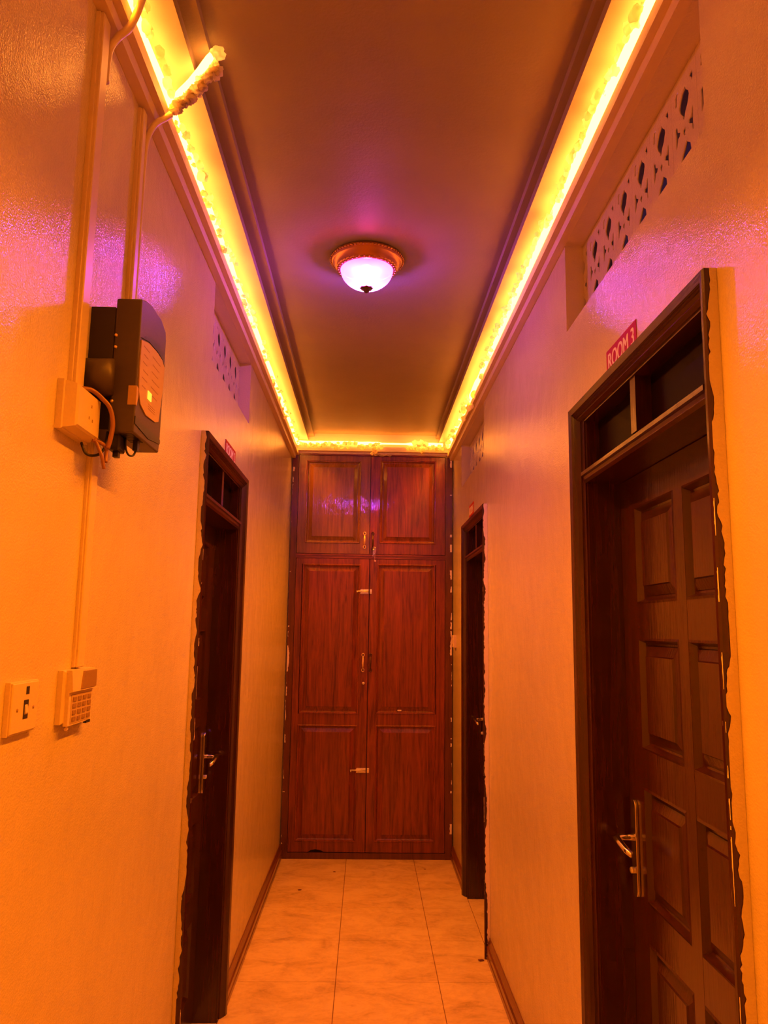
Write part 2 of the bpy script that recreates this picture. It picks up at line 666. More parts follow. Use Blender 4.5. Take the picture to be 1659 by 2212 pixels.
def make_door(name, T, ya, yb, label, seed, flip=False):
    d = thing(name, T((ya + yb) / 2, 0, 0), label, 'door', kind='structure')
    TA, TF, TN, HP = .046, .032, .004, 1.0           # architrave and frame widths
    # architrave: moulded, stands proud of the wall
    prof = [(0, 0), (0, .024), (.003, .028), (.020, .024), (.022, .019), (.026, .021), (.028, .016), (.032, .018), (.035, .012), (.039, .013), (TA, .004), (TA, -.004), (.02, -.004), (.02, 0)]
    for side in (0, 1):
        mb = MB(T)
        vs = []
        for p, w in prof:
            u = ya + p if side == 0 else yb - p
            vs.append([(u, 0, w), (u, DH - p * HP, w)])
        n = len(prof)
        mb.add([v[0] for v in vs] + [v[1] for v in vs], [(i, (i + 1) % n, n + (i + 1) % n, n + i) for i in range(n)] + [tuple(range(n)), tuple(range(n, 2 * n))])
        mb.build('architrave', M['frame'], d)
    mb = MB(T)
    vs = [[(ya + p, DH - p * HP, w), (yb - p, DH - p * HP, w)] for p, w in prof]
    n = len(prof)
    mb.add([v[0] for v in vs] + [v[1] for v in vs], [(i, (i + 1) % n, n + (i + 1) % n, n + i) for i in range(n)] + [tuple(range(n)), tuple(range(n, 2 * n))])
    mb.build('architrave', M['frame_h'], d)
    # frame posts, head, transom bar and mullion
    a, b_, top = ya + TA, yb - TA, DH - TA * HP
    ia, ib, it = a + TN, b_ - TF, top - .006
    for (p, q) in ((a, ia), (ib, b_)):
        mb = MB(T)
        lo_, hi_ = (p, q - .006) if p == a else (p + .006, q)
        mb.box(lo_, hi_, 0, top, -.158, 0)
        inner = (q - .006, q) if p == a else (p, p + .006)
        mb.box(inner[0], inner[1], 0, top, -.158, -.006)
        mb.build('frame_post', M['frame'], d)
    mb = MB(T)
    mb.box(ia, ib, it, top, -.158, 0)
    mb.build('frame_head', M['frame_h'], d)
    mb = MB(T)
    tb = [(2.028, -.150), (2.028, .002), (2.034, .010), (2.040, .004), (2.048, .006), (2.050, .014), (2.060, .014), (2.078, -.012), (2.082, -.150)]
    mb.sweep(tb, ia, ib, lambda p, u: (u, p[0], p[1]))
    mb.build('transom_bar', M['frame_h'], d)
    mc = (ia + ib) / 2 + .010
    mb = MB(T)
    mb.box(mc - .018, mc + .018, 2.078, it, -.08, -.004)
    mb.build('transom_mullion', M['frame'], d)
    for (p, q) in ((ia, mc - .018), (mc + .018, ib)):
        mb = MB(T)
        mb.box(p, q, 2.08, it, -.048, -.043)
        mb.build('pane', M['glass'], d)
    # door stops on the posts
    # leaf
    w0 = -.099
    LT = 2.026
    stile, mul = .115, .052
    pw = (ib - ia - 2 * stile - mul) / 2
    rows_ = [(.14, .434), (.527, .816), (.911, 1.198), (1.294, 1.584), (1.674, 1.941)]
    colsu = [(ia + stile, ia + stile + pw), (ib - stile - pw, ib - stile)]
    mb = MB(T)
    mb.box(ia + .002, ia + stile, .006, LT, w0 - .04, w0)
    mb.box(ib - stile, ib - .002, .006, LT, w0 - .04, w0)
    mb.box(colsu[0][1], colsu[1][0], rows_[0][0], rows_[-1][1], w0 - .04, w0 + .0004)
    zc = [.006] + [x for r in rows_ for x in r] + [LT]
    for i in range(0, len(zc), 2):
        mb.box(ia + stile, ib - stile, zc[i], zc[i + 1], w0 - .04, w0)
    leaf = mb.build('door_leaf', M['door'], d)
    for (p, q) in colsu:
        for (r, s) in rows_:
            mb = MB(T)
            prof2 = [(0, 0), (.006, .002), (.010, -.006), (.014, -.014), (.019, -.015), (.021, -.013), (.045, -.004), (.048, .0005), (.052, .0005)]
            mb.rings([(p + e, q - e, r + e, s - e, w0 + w) for e, w in prof2])
            mb.build('panel', M['door'], leaf)
    # lever handle on a long plate, on the far stile
    hu = ib - .047
    pts = []
    for k in range(9):
        t = math.pi * k / 8
        pts.append((hu + .018 * math.cos(t), 1.136 + .018 * math.sin(t)))
    for k in range(9):
        t = math.pi + math.pi * k / 8
        pts.append((hu + .018 * math.cos(t), .922 + .018 * math.sin(t)))
    mb = MB(T)
    mb.prism(pts, w0, w0 + .009)
    mb.build('handle_plate', M['chrome'], leaf, bevel=.002)
    mb = MB(T)
    ex = -1
    lev = [(hu, 1.055, w0 + .008), (hu, 1.055, w0 + .028), (hu, 1.055, w0 + .050), (hu + ex * .012, 1.054, w0 + .058), (hu + ex * .045, 1.050, w0 + .058), (hu + ex * .085, 1.043, w0 + .056), (hu + ex * .112, 1.040, w0 + .052)]
    mb.tube(lev, [.010, .008, .009, .010, .009, .0085, .007], 10)
    mb.build('lever', M['chrome'], leaf)
    mb = MB(T)
    mb.lathe([(.0085, 0), (.0085, .010), (.006, .012), (0, .012)], (hu, .972, w0 + .008), 16, 'w')
    mb.build('key_cylinder', M['steel'], leaf)
    # ragged wall paint over the near architrave
    mb = smear(T, .0, DH, lambda z, w: [(ya - .0012, z, 0.0005), (ya - .0012, z, w)], gap=0, seed=seed, lo=.012, hi=.0238)
    tag(mb.build('paint_smear', M['chip'] if name == 'door_2' else M['wall'], d), 'ragged wall paint along the frame edge', kind='stuff')
    mb = smear(T, .3, DH - .4, lambda z, w: [(ya - .0005, z, .0262), (ya + w, z, .0262 - w * .12 + .0012)], gap=.8, seed=seed + 5, lo=.001, hi=.012)
    tag(mb.build('paint_smear', M['chip'], d), 'pale chipped paint along the frame edge', kind='stuff')
    return d


make_door('door_1', TR, *doors_R[0], 'nearest dark panelled door, on the right under a ROOM 3 sign', 11)
make_door('door_2', TR, *doors_R[1], 'far dark door recessed in the right wall beside the cupboard', 12, True)
make_door('door_3', TL, *door_L, 'dark door recessed in the left wall with bright lever handle', 13, True)


# ------------------------------------------------------------------ pierced vent blocks
CELL = {
    'oval': [(1.548, 2.82), (1.544, 2.808), (1.531, 2.795), (1.529, 2.786), (1.538, 2.768), (1.55, 2.759), (1.559, 2.743), (1.564, 2.748), (1.565, 2.755), (1.579, 2.771), (1.584, 2.786), (1.578, 2.798), (1.568, 2.81), (1.556, 2.815)],
    'top': [(1.509, 2.831), (1.507, 2.816), (1.508, 2.809), (1.513, 2.805), (1.514, 2.814), (1.525, 2.825), (1.522, 2.829), (1.514, 2.828)],
    'left': [(1.584, 2.83), (1.59, 2.824), (1.593, 2.82), (1.594, 2.801), (1.6, 2.801), (1.604, 2.806), (1.6, 2.814), (1.603, 2.825), (1.597, 2.831)],
    'right': [(1.514, 2.748), (1.512, 2.736), (1.515, 2.707), (1.514, 2.689), (1.52, 2.694), (1.52, 2.707), (1.538, 2.719), (1.537, 2.728), (1.525, 2.726), (1.519, 2.742)],
    'fork': [(1.597, 2.753), (1.595, 2.735), (1.582, 2.727), (1.585, 2.72), (1.594, 2.719), (1.601, 2.703), (1.606, 2.694), (1.608, 2.712), (1.607, 2.733), (1.609, 2.751)],
    'dia': [(1.555, 2.725), (1.554, 2.714), (1.558, 2.709), (1.557, 2.703), (1.56, 2.704), (1.563, 2.709), (1.568, 2.714), (1.568, 2.722)],
    'pent': [(1.55, 2.689), (1.549, 2.683), (1.533, 2.67), (1.529, 2.65), (1.540, 2.625), (1.565, 2.615), (1.583, 2.640), (1.583, 2.656), (1.577, 2.666), (1.561, 2.68)],
}
PITCH, YC0 = .1365, 1.557
BD = .005


def block_mesh(T):
    """one pierced block, local: u 0 = centre, v = world z, extruded in w"""
    cu = bpy.data.curves.new('block', 'CURVE')
    cu.dimensions = '2D'
    cu.fill_mode = 'BOTH'
    cu.extrude = BD / 2

    def spl(pts):
        s = cu.splines.new('POLY')
        s.points.add(len(pts) - 1)
        for p, q in zip(s.points, pts):
            p.co = (q[0], q[1], 0, 1)
        s.use_cyclic_u = True
    hw = PITCH / 2 - .0006
    spl([(-hw, VZ0 + .001), (hw, VZ0 + .001), (hw, VZ1 - .001), (-hw, VZ1 - .001)])
    for k, v in CELL.items():
        spl([(p - YC0, q) for p, q in v])
    ob = bpy.data.objects.new('block', cu)
    COL.objects.link(ob)
    dg = bpy.context.evaluated_depsgraph_get()
    dg.update()
    me = bpy.data.meshes.new_from_object(ob.evaluated_get(dg))
    bpy.data.objects.remove(ob)
    for v in me.vertices:
        p = T(v.co.x, v.co.y, v.co.z)
        q = T(0, 0, 0)
        v.co = (p[0] - q[0], p[1] - q[1], p[2] - q[2])
    bm = bmesh.new()
    bm.from_mesh(me)
    bmesh.ops.remove_doubles(bm, verts=bm.verts, dist=1e-6)
    bmesh.ops.recalc_face_normals(bm, faces=bm.faces)
    bm.to_mesh(me)
    bm.free()
    me.materials.clear()
    me.materials.append(M['wall'])
    return me


def make_vent(T, ya, yb, y_first, depth, label):
    base = T((ya + yb) / 2, VZ0, -depth - BD / 2)
    d = thing('vent_grille', base, label, 'vent', 'pierced ventilation openings above the doors')
    me = block_mesh(T)
    n = 0
    y = y_first
    while y - PITCH / 2 > ya:
        y -= PITCH
    while y + PITCH / 2 <= yb + .001 or y - PITCH / 2 < yb:
        if y + PITCH / 2 > ya + .03 and y - PITCH / 2 < yb - .03:
            o = bpy.data.objects.new('vent_block', me)
            COL.objects.link(o)
            o.parent = d
            q = T(y, 0, -depth - BD / 2)
            o.location = (q[0] - base[0], q[1] - base[1], -base[2])
        y += PITCH
    return d


make_vent(TR, *vents_R[0], YC0, .060, 'pierced vent above the nearest right door, largest of the three')
make_vent(TR, *vents_R[1], 4.73, .060, 'pierced vent above the far right door, smallest in view')
make_vent(TL, *vent_L, 3.217, .055, 'pierced vent on the left wall above the left door')


# ------------------------------------------------------------------ tall cupboard at the end
robe = thing('wardrobe', (.027, YB - .0, 0), 'tall red mahogany built-in cupboard filling the end wall', 'cupboard')
mb = MB(TB)
mb.box(XL + .008, -.530, 0, 2.893, -.028, .006)
mb.build('side_post', M['robe_frame'], robe)
mb = MB(TB)
mb.box(.577, XR - .008, 0, 2.893, -.028, .006)
mb.build('side_post', M['robe_frame'], robe)
mb = MB(TB)
mb.box(-.530, .577, 2.886, 2.896, -.028, .012)
mb.build('top_rail', M['robe_h'], robe)
mb = MB(TB)
mb.box(-.530, .577, 2.108, 2.140, -.028, .003)
mb.box(-.530, .577, 2.128, 2.138, .003, .007)
mb.build('middle_rail', M['robe_h'], robe)
mb = MB(TB)
mb.box(-.530, .577, 0, .042, -.028, .004)
mb.build('plinth', M['robe_frame'], robe)
mb = MB(TB)
mb.box(-.530, .577, .04, 2.89, -.029, -.026)
mb.build('carcass_back', M['casing_dark'], robe)


def robe_door(u0, u1, v0, v1, panels, mat, math_, notch=False):
    mb = MB(TB)
    W0, W1 = -.020, .004
    pl, pr = panels[0][0], panels[0][1]
    mb.box(u0, pl, v0, v1, W0, W1)
    mb.box(pr, u1, v0, v1, W0, W1)
    zs = [v0] + [x for p in panels for x in (p[2], p[3])] + [v1]
    for i in range(0, len(zs), 2):
        if i == 0 and notch:      # gnawed lower edge
            e = [(pl, v0), (pl + .10, v0), (pl + .115, v0 + .012), (pl + .15, v0 + .020), (pl + .19, v0 + .012), (pl + .21, v0 + .002), (pr, v0), (pr, zs[1]), (pl, zs[1])]
            mb.prism(e, W0, W1)
        else:
            mb.box(pl, pr, zs[i], zs[i + 1], W0, W1)
    dr = mb.build('door', mat, robe)
    for (a, b_, c, e) in panels:
        p = MB(TB)
        pr_ = [(0, W1), (.004, W1 + .004), (.010, W1 + .003), (.014, W1 - .006), (.020, W1 - .010), (.026, W1 - .010), (.050, W1 - .002), (.052, W1 + .002), (.056, W1 + .002)]
        p.rings([(a + i_, b_ - i_, c + i_, e - i_, w) for i_, w in pr_])
        p.build('panel', mat, dr)
    return dr


D_ul = robe_door(-.527, .011, 2.143, 2.884, [(-.470, -.060, 2.218, 2.846)], M['robe_old'], None)
D_ur = robe_door(.015, .574, 2.143, 2.884, [(.085, .505, 2.222, 2.856)], M['robe'], None)
D_ll = robe_door(-.527, .014, .046, 2.105, [(-.482, -.053, .114, .911), (-.478, -.049, .986, 2.064)], M['robe'], None, True)
D_lr = robe_door(.019, .574, .046, 2.105, [(.079, .508, .114, .912), (.073, .504, .990, 2.070)], M['robe'], None)


def pull(parent, u, z0, z1, mat):
    mb = MB(TB)
    zc = (z0 + z1) / 2
    W1 = .004
    for z in (z0 + .010, z1 - .010):
        # ring-shaped rosette
        pts = [(u + .009 * math.cos(t * math.pi / 6), z + .011 * math.sin(t * math.pi / 6), W1 + .004) for t in range(13)]
        mb.tube(pts, .0032, 6, False)
    h = (z1 - z0) / 2 - .02
    arc = []
    rr = []
    for k in range(11):
        t = -1 + 2 * k / 10
        arc.append((u, zc + h * t, W1 + .004 + .024 * (1 - t * t) ** .5))
        rr.append(.0030 + .0042 * (1 - t * t))
    mb.tube(arc, rr, 8)
    return mb.build('pull_handle', mat, parent)


tag(pull(D_ul, -.025, 2.184, 2.305, M['brass']), 'pale brass bow handle')
tag(pull(D_ur, .036, 2.170, 2.306, M['bronze']), 'dark bronze bow handle')
tag(pull(D_ll, -.021, 1.288, 1.417, M['brass']), 'pale brass bow handle')
tag(pull(D_lr, .033, 1.288, 1.417, M['bronze']), 'dark bronze bow handle')
mb = MB(TB)
mb.lathe([(.0105, 0), (.0105, .006), (.008, .010), (.004, .011), (0, .010)], (-.015, 1.205, .004), 20, 'w')
mb.build('lock', M['steel'], D_ll)
for z in (1.866, .599):
    dx = 0 if z > 1 else -.022
    mb = MB(TB)
    mb.box(-.050 + dx * .5, .011, z - .017, z + .017, .0042, .0065)
    mb.box(-.044 + dx * .5, .009, z - .009, z + .011, .0065, .014)
    mb.tube([(-.078 + dx, z + .001, .012), (.011, z + .001, .012)], .0055, 8)
    mb.tube([(-.072 + dx, z + .001, .012), (-.072 + dx, z - .006, .026)], .0045, 8)
    for (sx, sz) in ((-.044, .013), (.004, .013), (-.02, .013), (-.044, -.0135), (.004, -.0135), (-.02, -.0135)):
        mb.lathe([(.0028, 0), (.002, .0015), (0, .0018)], (sx, z + sz, .0065), 8, 'w')
    tag(mb.build('barrel_bolt', M['steel'], D_ll), 'small bright steel barrel bolt')
    mb = MB(TB)
    mb.box(.020, .036, z - .017, z + .017, .0042, .0062)
    mb.box(.022, .034, z - .007, z + .011, .0062, .018)
    tag(mb.build('bolt_keeper', M['steel'], D_lr), 'small bright steel bolt keeper')
mb = MB(TB)
mb.box(.233, .262, 1.0135, 1.0215, .006, .0068)
tag(mb.build('paper_sticker', M['white'], D_lr), 'tiny white paper sticker')
# paint smears where the wall paint overlaps the cupboard posts
for i, (ue, sg) in enumerate(((XL + .010, 1), (XR - .010, -1))):
    mb = smear(TB, .1, 2.86, lambda z, w: [(ue, z, .0068), (ue + sg * w, z, .0068)], gap=.72, seed=30 + i, lo=.001, hi=.016)
    tag(mb.build('paint_smear', M['chip'], robe), 'ragged wall paint along the cupboard edge', kind='stuff')

# keys hanging from the upper right pull
kr = thing('key_ring', TB(.047, 2.185, .02), 'two small keys hanging from the upper right cupboard handle', 'keys')
mb = MB(TB)
mb.tube([(.046 + .008 * math.cos(t * math.pi / 6), 2.188 + .008 * math.sin(t * math.pi / 6), .016) for t in range(13)], .0012, 6, False)
mb.build('ring', M['steel'], kr)
for (ku, kt) in ((.041, 2.180), (.053, 2.195)):
    mb = MB(TB)
    mb.lathe([(.006, -.001), (.006, .001)], (ku, kt - .006, .0165), 12, 'w')
    mb.box(ku - .002, ku + .002, kt - .055, kt - .008, .0155, .0175)
    mb.box(ku - .0045, ku + .002, kt - .053, kt - .046, .0155, .0175)
    mb.build('key', M['steel'], kr)
mb = MB(TB)
mb.box(.052, .0535, 2.094, 2.14, .0150, .0160)
mb.box(.050, .062, 2.088, 2.096, .0148, .0164)
mb.build('key_tag', M['brass'], kr)


# ------------------------------------------------------------------ light ropes wrapped in cotton wool
def rope_thing(name, pts, rad, label, tufts, beam=None):
    d = thing(name, pts[0], label, 'light rope', 'amber light ropes in cotton wool')
    mb = MB()
    mb.tube(pts, rad, 7)
    mb.build('glowing_rope', M['rope'], d)
    if beam:      # the row of downward diodes inside the rope
        a, e, inward = (Vector(q) for q in beam)
        L = bpy.data.lights.new('diode_row', 'AREA')
        L.shape = 'RECTANGLE'
        L.size = (e - a).length
        L.size_y = .008
        L.color = DIODE_COL
        L.energy = DIODE_WATT * L.size
        L.spread = math.radians(DIODE_SPREAD)
        lo = bpy.data.objects.new('diode_row', L)
        COL.objects.link(lo)
        lo.parent = d
        t = math.radians(DIODE_TILT)
        z = -(inward * math.sin(t) + Vector((0, 0, -math.cos(t))))
        x = (e - a).normalized()
        yv = z.cross(x)
        mid = (a + e) / 2 - Vector(pts[0])
        lo.matrix_local = Matrix(((x.x, yv.x, z.x, mid.x), (x.y, yv.y, z.y, mid.y), (x.z, yv.z, z.z, mid.z), (0, 0, 0, 1)))
    c = MB()
    for (p, r, sub, sq) in tufts:
        c.blob(p, r, sub, .35, sq)
    if tufts:
        o = c.build('cotton_wool', M['cotton'], d, merge=False)
        o['kind'] = 'stuff'
    return d


rnd = random.Random(3)


def wig(y, s, a):
    return a * noise.noise(Vector((y * 6.0, s, 0.3)))


# left
pl = []
rl = []
y = YN + .02
while y < 5.60:
    t = max(0, (y - 1) / 4.6)
    pl.append((-.541 + .010 * t + wig(y, 1, .005), y, 2.948 + wig(y, 2, .003)))
    rl.append(.0115 + .003 * noise.noise(Vector((y * 9, 5, 0))))
    y += .06
tuf = []
y = .9
while y < 5.55:
    q = noise.noise(Vector((y * 3.1, 8.2, 0)))
    near = y < 1.85
    x = -.531 + .010 * max(0, (y - 1) / 4.6)
    if near:
        tuf.append(((x + rnd.uniform(.000, .014), y, 2.953 + rnd.uniform(-.010, .012)), rnd.uniform(.008, .015), 2, (1, 1.6, .9)))
    elif q > -.12:
        side = rnd.random()
        if side < .62:
            tuf.append(((x + rnd.uniform(-.002, .010), y, 2.945 + rnd.uniform(-.008, .014)), rnd.uniform(.007, .015), 2, (1, 1.3, .8)))
        else:
            tuf.append(((x + rnd.uniform(-.008, .006), y, 2.922 + rnd.uniform(-.006, .006)), rnd.uniform(.005, .011), 2, (1, 1.5, .7)))
    y += rnd.uniform(.016, .045)
for (yy, zz, r) in ((4.02, 2.906, .012), (4.30, 2.905, .013), (4.47, 2.895, .012), (4.62, 2.890, .015), (3.0, 2.918, .013), (2.55, 2.915, .012)):
    tuf.append(((-.526, yy, zz), r, 2, (.8, 1.4, 1)))
left_rope = rope_thing('light_rope', pl, rl, 'glowing amber rope in cotton wool along the left cornice', tuf, ((-.538, YN + .05, 2.929), (-.538, 5.58, 2.929), (1, 0, 0)))

# right
pr_, rr_ = [], []
y = YN + .02
while y < 5.60:
    t = max(0, (y - 1) / 4.6)
    pr_.append((.594 - .008 * t + wig(y, 11, .005), y, 2.949 + wig(y, 12, .003)))
    rr_.append(.0135 + .003 * noise.noise(Vector((y * 9, 15, 0))))
    y += .06
tuf = []
y = .9
while y < 5.55:
    x = .587 - .008 * max(0, (y - 1) / 4.6)
    q = noise.noise(Vector((y * 2.7, 3.2, 0)))
    if y < 3.6:
        tuf.append(((x - rnd.uniform(.000, .016), y, 2.953 + rnd.uniform(-.010, .014)), rnd.uniform(.008, .015), 2, (1, 1.6, .9)))
    elif q > -.15:
        tuf.append(((x - rnd.uniform(-.004, .018), y, 2.944 + rnd.uniform(-.016, .014)), rnd.uniform(.008, .017), 2, (1, 1.4, .9)))
    y += rnd.uniform(.018, .04)
for (xx, yy, zz, r) in ((.584, 1.12, 2.928, .026), (.586, 1.16, 2.920, .020), (.582, 4.15, 2.905, .022), (.582, 4.35, 2.892, .024), (.580, 4.6, 2.892, .02), (.585, 4.27, 2.872, .015), (.580, 5.1, 2.9, .018), (.580, 3.85, 2.912, .016)):
    tuf.append(((xx, yy, zz), r, 2, (.8, 1.2, 1)))
rope_thing('light_rope', pr_, rr_, 'thick glowing amber rope along the right cornice', tuf, ((.592, YN + .05, 2.929), (.592, 5.58, 2.929), (-1, 0, 0)))

# end wall
pb, rb = [], []
x = -.535
while x < .585:
    thin = .07 < x < .30
    pb.append((x, 5.612, 2.972 + (0 if thin else .006 * noise.noise(Vector((x * 8, 2, 1))))))
    rb.append(.006 if thin else .013 + .003 * noise.noise(Vector((x * 14, 6, 0))))
    x += .035
tuf = []
x = -.53
while x < .58:
    thin = .10 < x < .28
    if not thin:
        hang = rnd.random() < .22
        tuf.append(((x, 5.594 + rnd.uniform(-.006, .006), 2.952 - (rnd.uniform(.010, .026) if hang else rnd.uniform(-.014, .008))), rnd.uniform(.010, .018) * (.8 if hang else 1), 2, (1.2, .8, .9)))
    x += rnd.uniform(.014, .030)
for (xx, zz, r) in ((.04, 2.925, .018), (.045, 2.905, .015), (.03, 2.915, .017), (.36, 2.935, .018), (.40, 2.925, .014), (.39, 2.91, .012), (.34, 2.975, .024), (.38, 2.975, .026), (.42, 2.97, .02), (.02, 2.888, .012), (-.05, 2.93, .014), (-.25, 2.93, .016), (-.16, 2.93, .012), (.50, 2.93, .014)):
    tuf.append(((xx, 5.592, zz), r, 2, (1, .7, 1)))
for k in range(9):     # a clump lying over the top edge of the cupboard
    tuf.append(((.05 + k * .013, 5.640, 2.889 + .004 * math.sin(k * 1.3)), .008, 2, (1.5, .6, .7)))
rope_thing('light_rope', pb, rb, 'glowing amber rope above the cupboard with hanging cotton tufts', tuf, ((-.52, 5.623, 2.954), (.57, 5.623, 2.954), (0, -1, 0)))

# short branch crossing the ceiling border
p0, p1 = Vector((-.522, 1.800, 2.938)), Vector((-.404, 1.728, 3.016))
pts = [p0.lerp(p1, k / 9) + Vector((0, 0, -.010 * math.sin(math.pi * k / 9))) for k in range(10)]
mb = MB()
mb.tube([tuple(p) for p in pts], [.008, .008, .009, .009, .009, .010, .010, .011, .011, .008], 7)
tag(mb.build('rope_branch', M['rope'], left_rope), 'short branch crossing the ceiling border')
mb = MB()
for k in range(46):
    t = k / 45
    p = pts[0].lerp(pts[-1], t)
    mb.blob((p.x + rnd.uniform(-.006, .010), p.y + .020 + rnd.uniform(-.008, .010), p.z - .022 + rnd.uniform(-.008, .010)), rnd.uniform(.008, .015), 3, .35, (1.1, 1.1, .9))
mb.blob((p1.x + .010, p1.y - .004, p1.z - .006), .016, 3, .3)
o = mb.build('branch_cotton', M['cotton'], left_rope, merge=False)
o['kind'] = 'stuff'


# ------------------------------------------------------------------ ceiling lamp
LC = (-.023, 2.862, ZT)
lamp = thing('ceiling_lamp', LC, 'round gold-rimmed ceiling lamp glowing pink and violet', 'ceiling lamp')
mb = MB()
mb.lathe([(.02, 0), (.136, 0), (.143, -.004), (.145, -.010), (.142, -.016), (.136, -.018), (.134, -.022), (.128, -.034), (.120, -.042), (.116, -.044), (.116, -.047), (.112, -.052), (.106, -.054), (.102, -.052), (.102, -.044), (.120, -.026), (.02, -.008)], LC, 64)
mb.build('rim', M['gold'], lamp)
mb = MB()
for k in range(64):
    a = 2 * math.pi * k / 64
    mb.blob((LC[0] + .1435 * math.cos(a), LC[1] + .1435 * math.sin(a), LC[2] - .014), .0052, 1, .02)
o = mb.build('bead_trim', M['gold'], lamp)
o['kind'] = 'stuff'
mb = MB()
for k in range(72):
    a = 2 * math.pi * k / 72
    mb.blob((LC[0] + .114 * math.cos(a), LC[1] + .114 * math.sin(a), LC[2] - .048 + (.003 if k % 2 else -.003)), .0050, 1, .25)
o = mb.build('leaf_trim', M['gold'], lamp)
o['kind'] = 'stuff'
mb = MB()
dome = []
for k in range(15):
    t = math.pi / 2 * k / 14
    dome.append((.1035 * math.cos(t) if k < 14 else 0, -.051 - .079 * math.sin(t)))
mb.lathe(dome, LC, 56)
# open top
mb.f = [f for f in mb.f if len(f) < 10]
mb.sm = [True] * len(mb.f)
mb.build('glass_dome', M['dome'], lamp)
mb = MB()
mb.lathe([(.004, -.118), (.022, -.122), (.024, -.127), (.021, -.131), (.016, -.132), (.013, -.138), (.011, -.141), (.007, -.143), (.005, -.147), (0, -.148)], LC, 24)
for k in range(8):
    a = 2 * math.pi * k / 8
    mb.blob((LC[0] + .0215 * math.cos(a), LC[1] + .0215 * math.sin(a), LC[2] - .1265), .0055, 1, .05)
mb.build('finial', M['bronze'], lamp)
mb = MB()
mb.blob((LC[0], LC[1] - .004, LC[2] - .062), .030, 2, .0)
mb.build('bulb', M['bulb'], lamp)
# the bulb's two coloured diodes: magenta towards the viewer, blue-violet towards the cupboard
for nm, dy, colr, e in (('bulb_light_magenta', -1, (1.0, .04, .34), 8.0), ('bulb_light_violet', 1, (.32, .07, 1.0), 20.0)):
    L = bpy.data.lights.new(nm, 'POINT')
    L.shadow_soft_size = .014
    L.color = colr
    L.energy = e * LAMP_POWER
    lo = bpy.data.objects.new(nm, L)
    COL.objects.link(lo)
    lo.parent = lamp
    lo.location = (0, dy * .036, -.096)


# ------------------------------------------------------------------ signs
def text_mesh(txt, T, u, v, w, size, xs, flipu=False):
    cu = bpy.data.curves.new('lettering', 'FONT')
    cu.body = txt
    cu.size = size
    cu.align_x = 'CENTER'
    ob = bpy.data.objects.new('lettering', cu)
    COL.objects.link(ob)
    dg = bpy.context.evaluated_depsgraph_get()
    dg.update()
    me = bpy.data.meshes.new_from_object(ob.evaluated_get(dg))
    bpy.data.objects.remove(ob)
    mb = MB(T)
    w_ = max(p.co.x for p in me.vertices) - min(p.co.x for p in me.vertices)
    s = (-1 if flipu else 1) * xs / w_
    for k in range(5):        # thickened strokes, as in bold vinyl letters
        mb.add([(u + s * p.co.x + (k - 2) * .0009, v + p.co.y, w + k * .00004) for p in me.vertices], [tuple(p.vertices) for p in me.polygons])
    return mb


def sign(T, ya, yb, z0, z1, txt, label, right):
    d = thing('room_sign', T((ya + yb) / 2, z0, 0), label, 'sign')
    mb = MB(T)
    mb.box(ya, yb, z0, z1, .0002, .0016)
    mb.build('sign_panel', M['red'], d)
    mb = text_mesh(txt, T, (ya + yb) / 2, z0 + .0105, .0019, (z1 - z0) * .96, (yb - ya) * .86, right)
    tag(mb.build('lettering', M['white'], d), kind='stuff')


sign(TR, 1.738, 1.966, 2.278, 2.344, 'ROOM 3', 'red sign with white ROOM 3 above the nearest right door', True)
sign(TR, 4.55, 4.76, 2.296, 2.368, 'ROOM 1', 'small red sign above the far right door', True)
sign(TL, 3.030, 3.262, 2.285, 2.348, 'ROOM 2', 'small red sign above the left door', False)


# ------------------------------------------------------------------ cable trunking on the left wall
def trunk(u0, u1, z0, z1, d, label, cat='trunking'):
    t = thing('cable_trunking', TL((u0 + u1) / 2, z0, 0), label, cat)
    mb = MB(TL)
    mb.cbox(u0, u1, z0, z1, .0002, d * .55, .001)
    mb.build('channel', M['plastic'], t)
    mb = MB(TL)
    mb.cbox(u0 + .003, u1 - .001, z0, z1, d * .55, d, .002)
    mb.build('cover', M['plastic'], t)
    return t


trunk(1.428, 1.470, 2.052, 2.858, .017, 'upright cable trunking above the socket, leftmost on the wall')
trunk(1.722, 1.752, 2.30, 2.855, .015, 'upright cable trunking running up from the dark regulator')
trunk(1.556, 1.596, 1.515, 1.975, .012, 'upright cable trunking between socket and keypad meter')

for (pts, r, lab) in (
        ([TL(1.4805, 2.735, .009), TL(1.4805, 2.775, .009), TL(1.4815, 2.815, .013), TL(1.484, 2.845, .028), TL(1.484, 2.868, .050), TL(1.478, 2.905, .068), TL(1.466, 2.945, .082), TL(1.44, 2.975, .088)], .0085, 'bent cable from the leftmost trunking over the cornice'),
        ([TL(1.757, 2.30, .009), TL(1.757, 2.60, .009), TL(1.758, 2.74, .010), TL(1.762, 2.80, .014), TL(1.772, 2.845, .028), TL(1.785, 2.872, .048), TL(1.793, 2.888, .060)], .0085, 'bent cable from the second trunking into the rope branch')):
    mb = MB()
    # smooth through the points
    P = [Vector(p) for p in pts]
    Q = []
    for i in range(len(P) - 1):
        a, b_, c, e = P[max(i - 1, 0)], P[i], P[i + 1], P[min(i + 2, len(P) - 1)]
        for k in range(5):
            t = k / 5
            Q.append(.5 * ((2 * b_) + (c - a) * t + (2 * a - 5 * b_ + 4 * c - e) * t * t + (3 * b_ - a - 3 * c + e) * t ** 3))
    Q.append(P[-1])
    mb.tube([tuple(q) for q in Q], r, 10)
    o = mb.build('cable', M['plastic'])
    rebase(o, Q[0])
    tag(o, lab, 'cable')

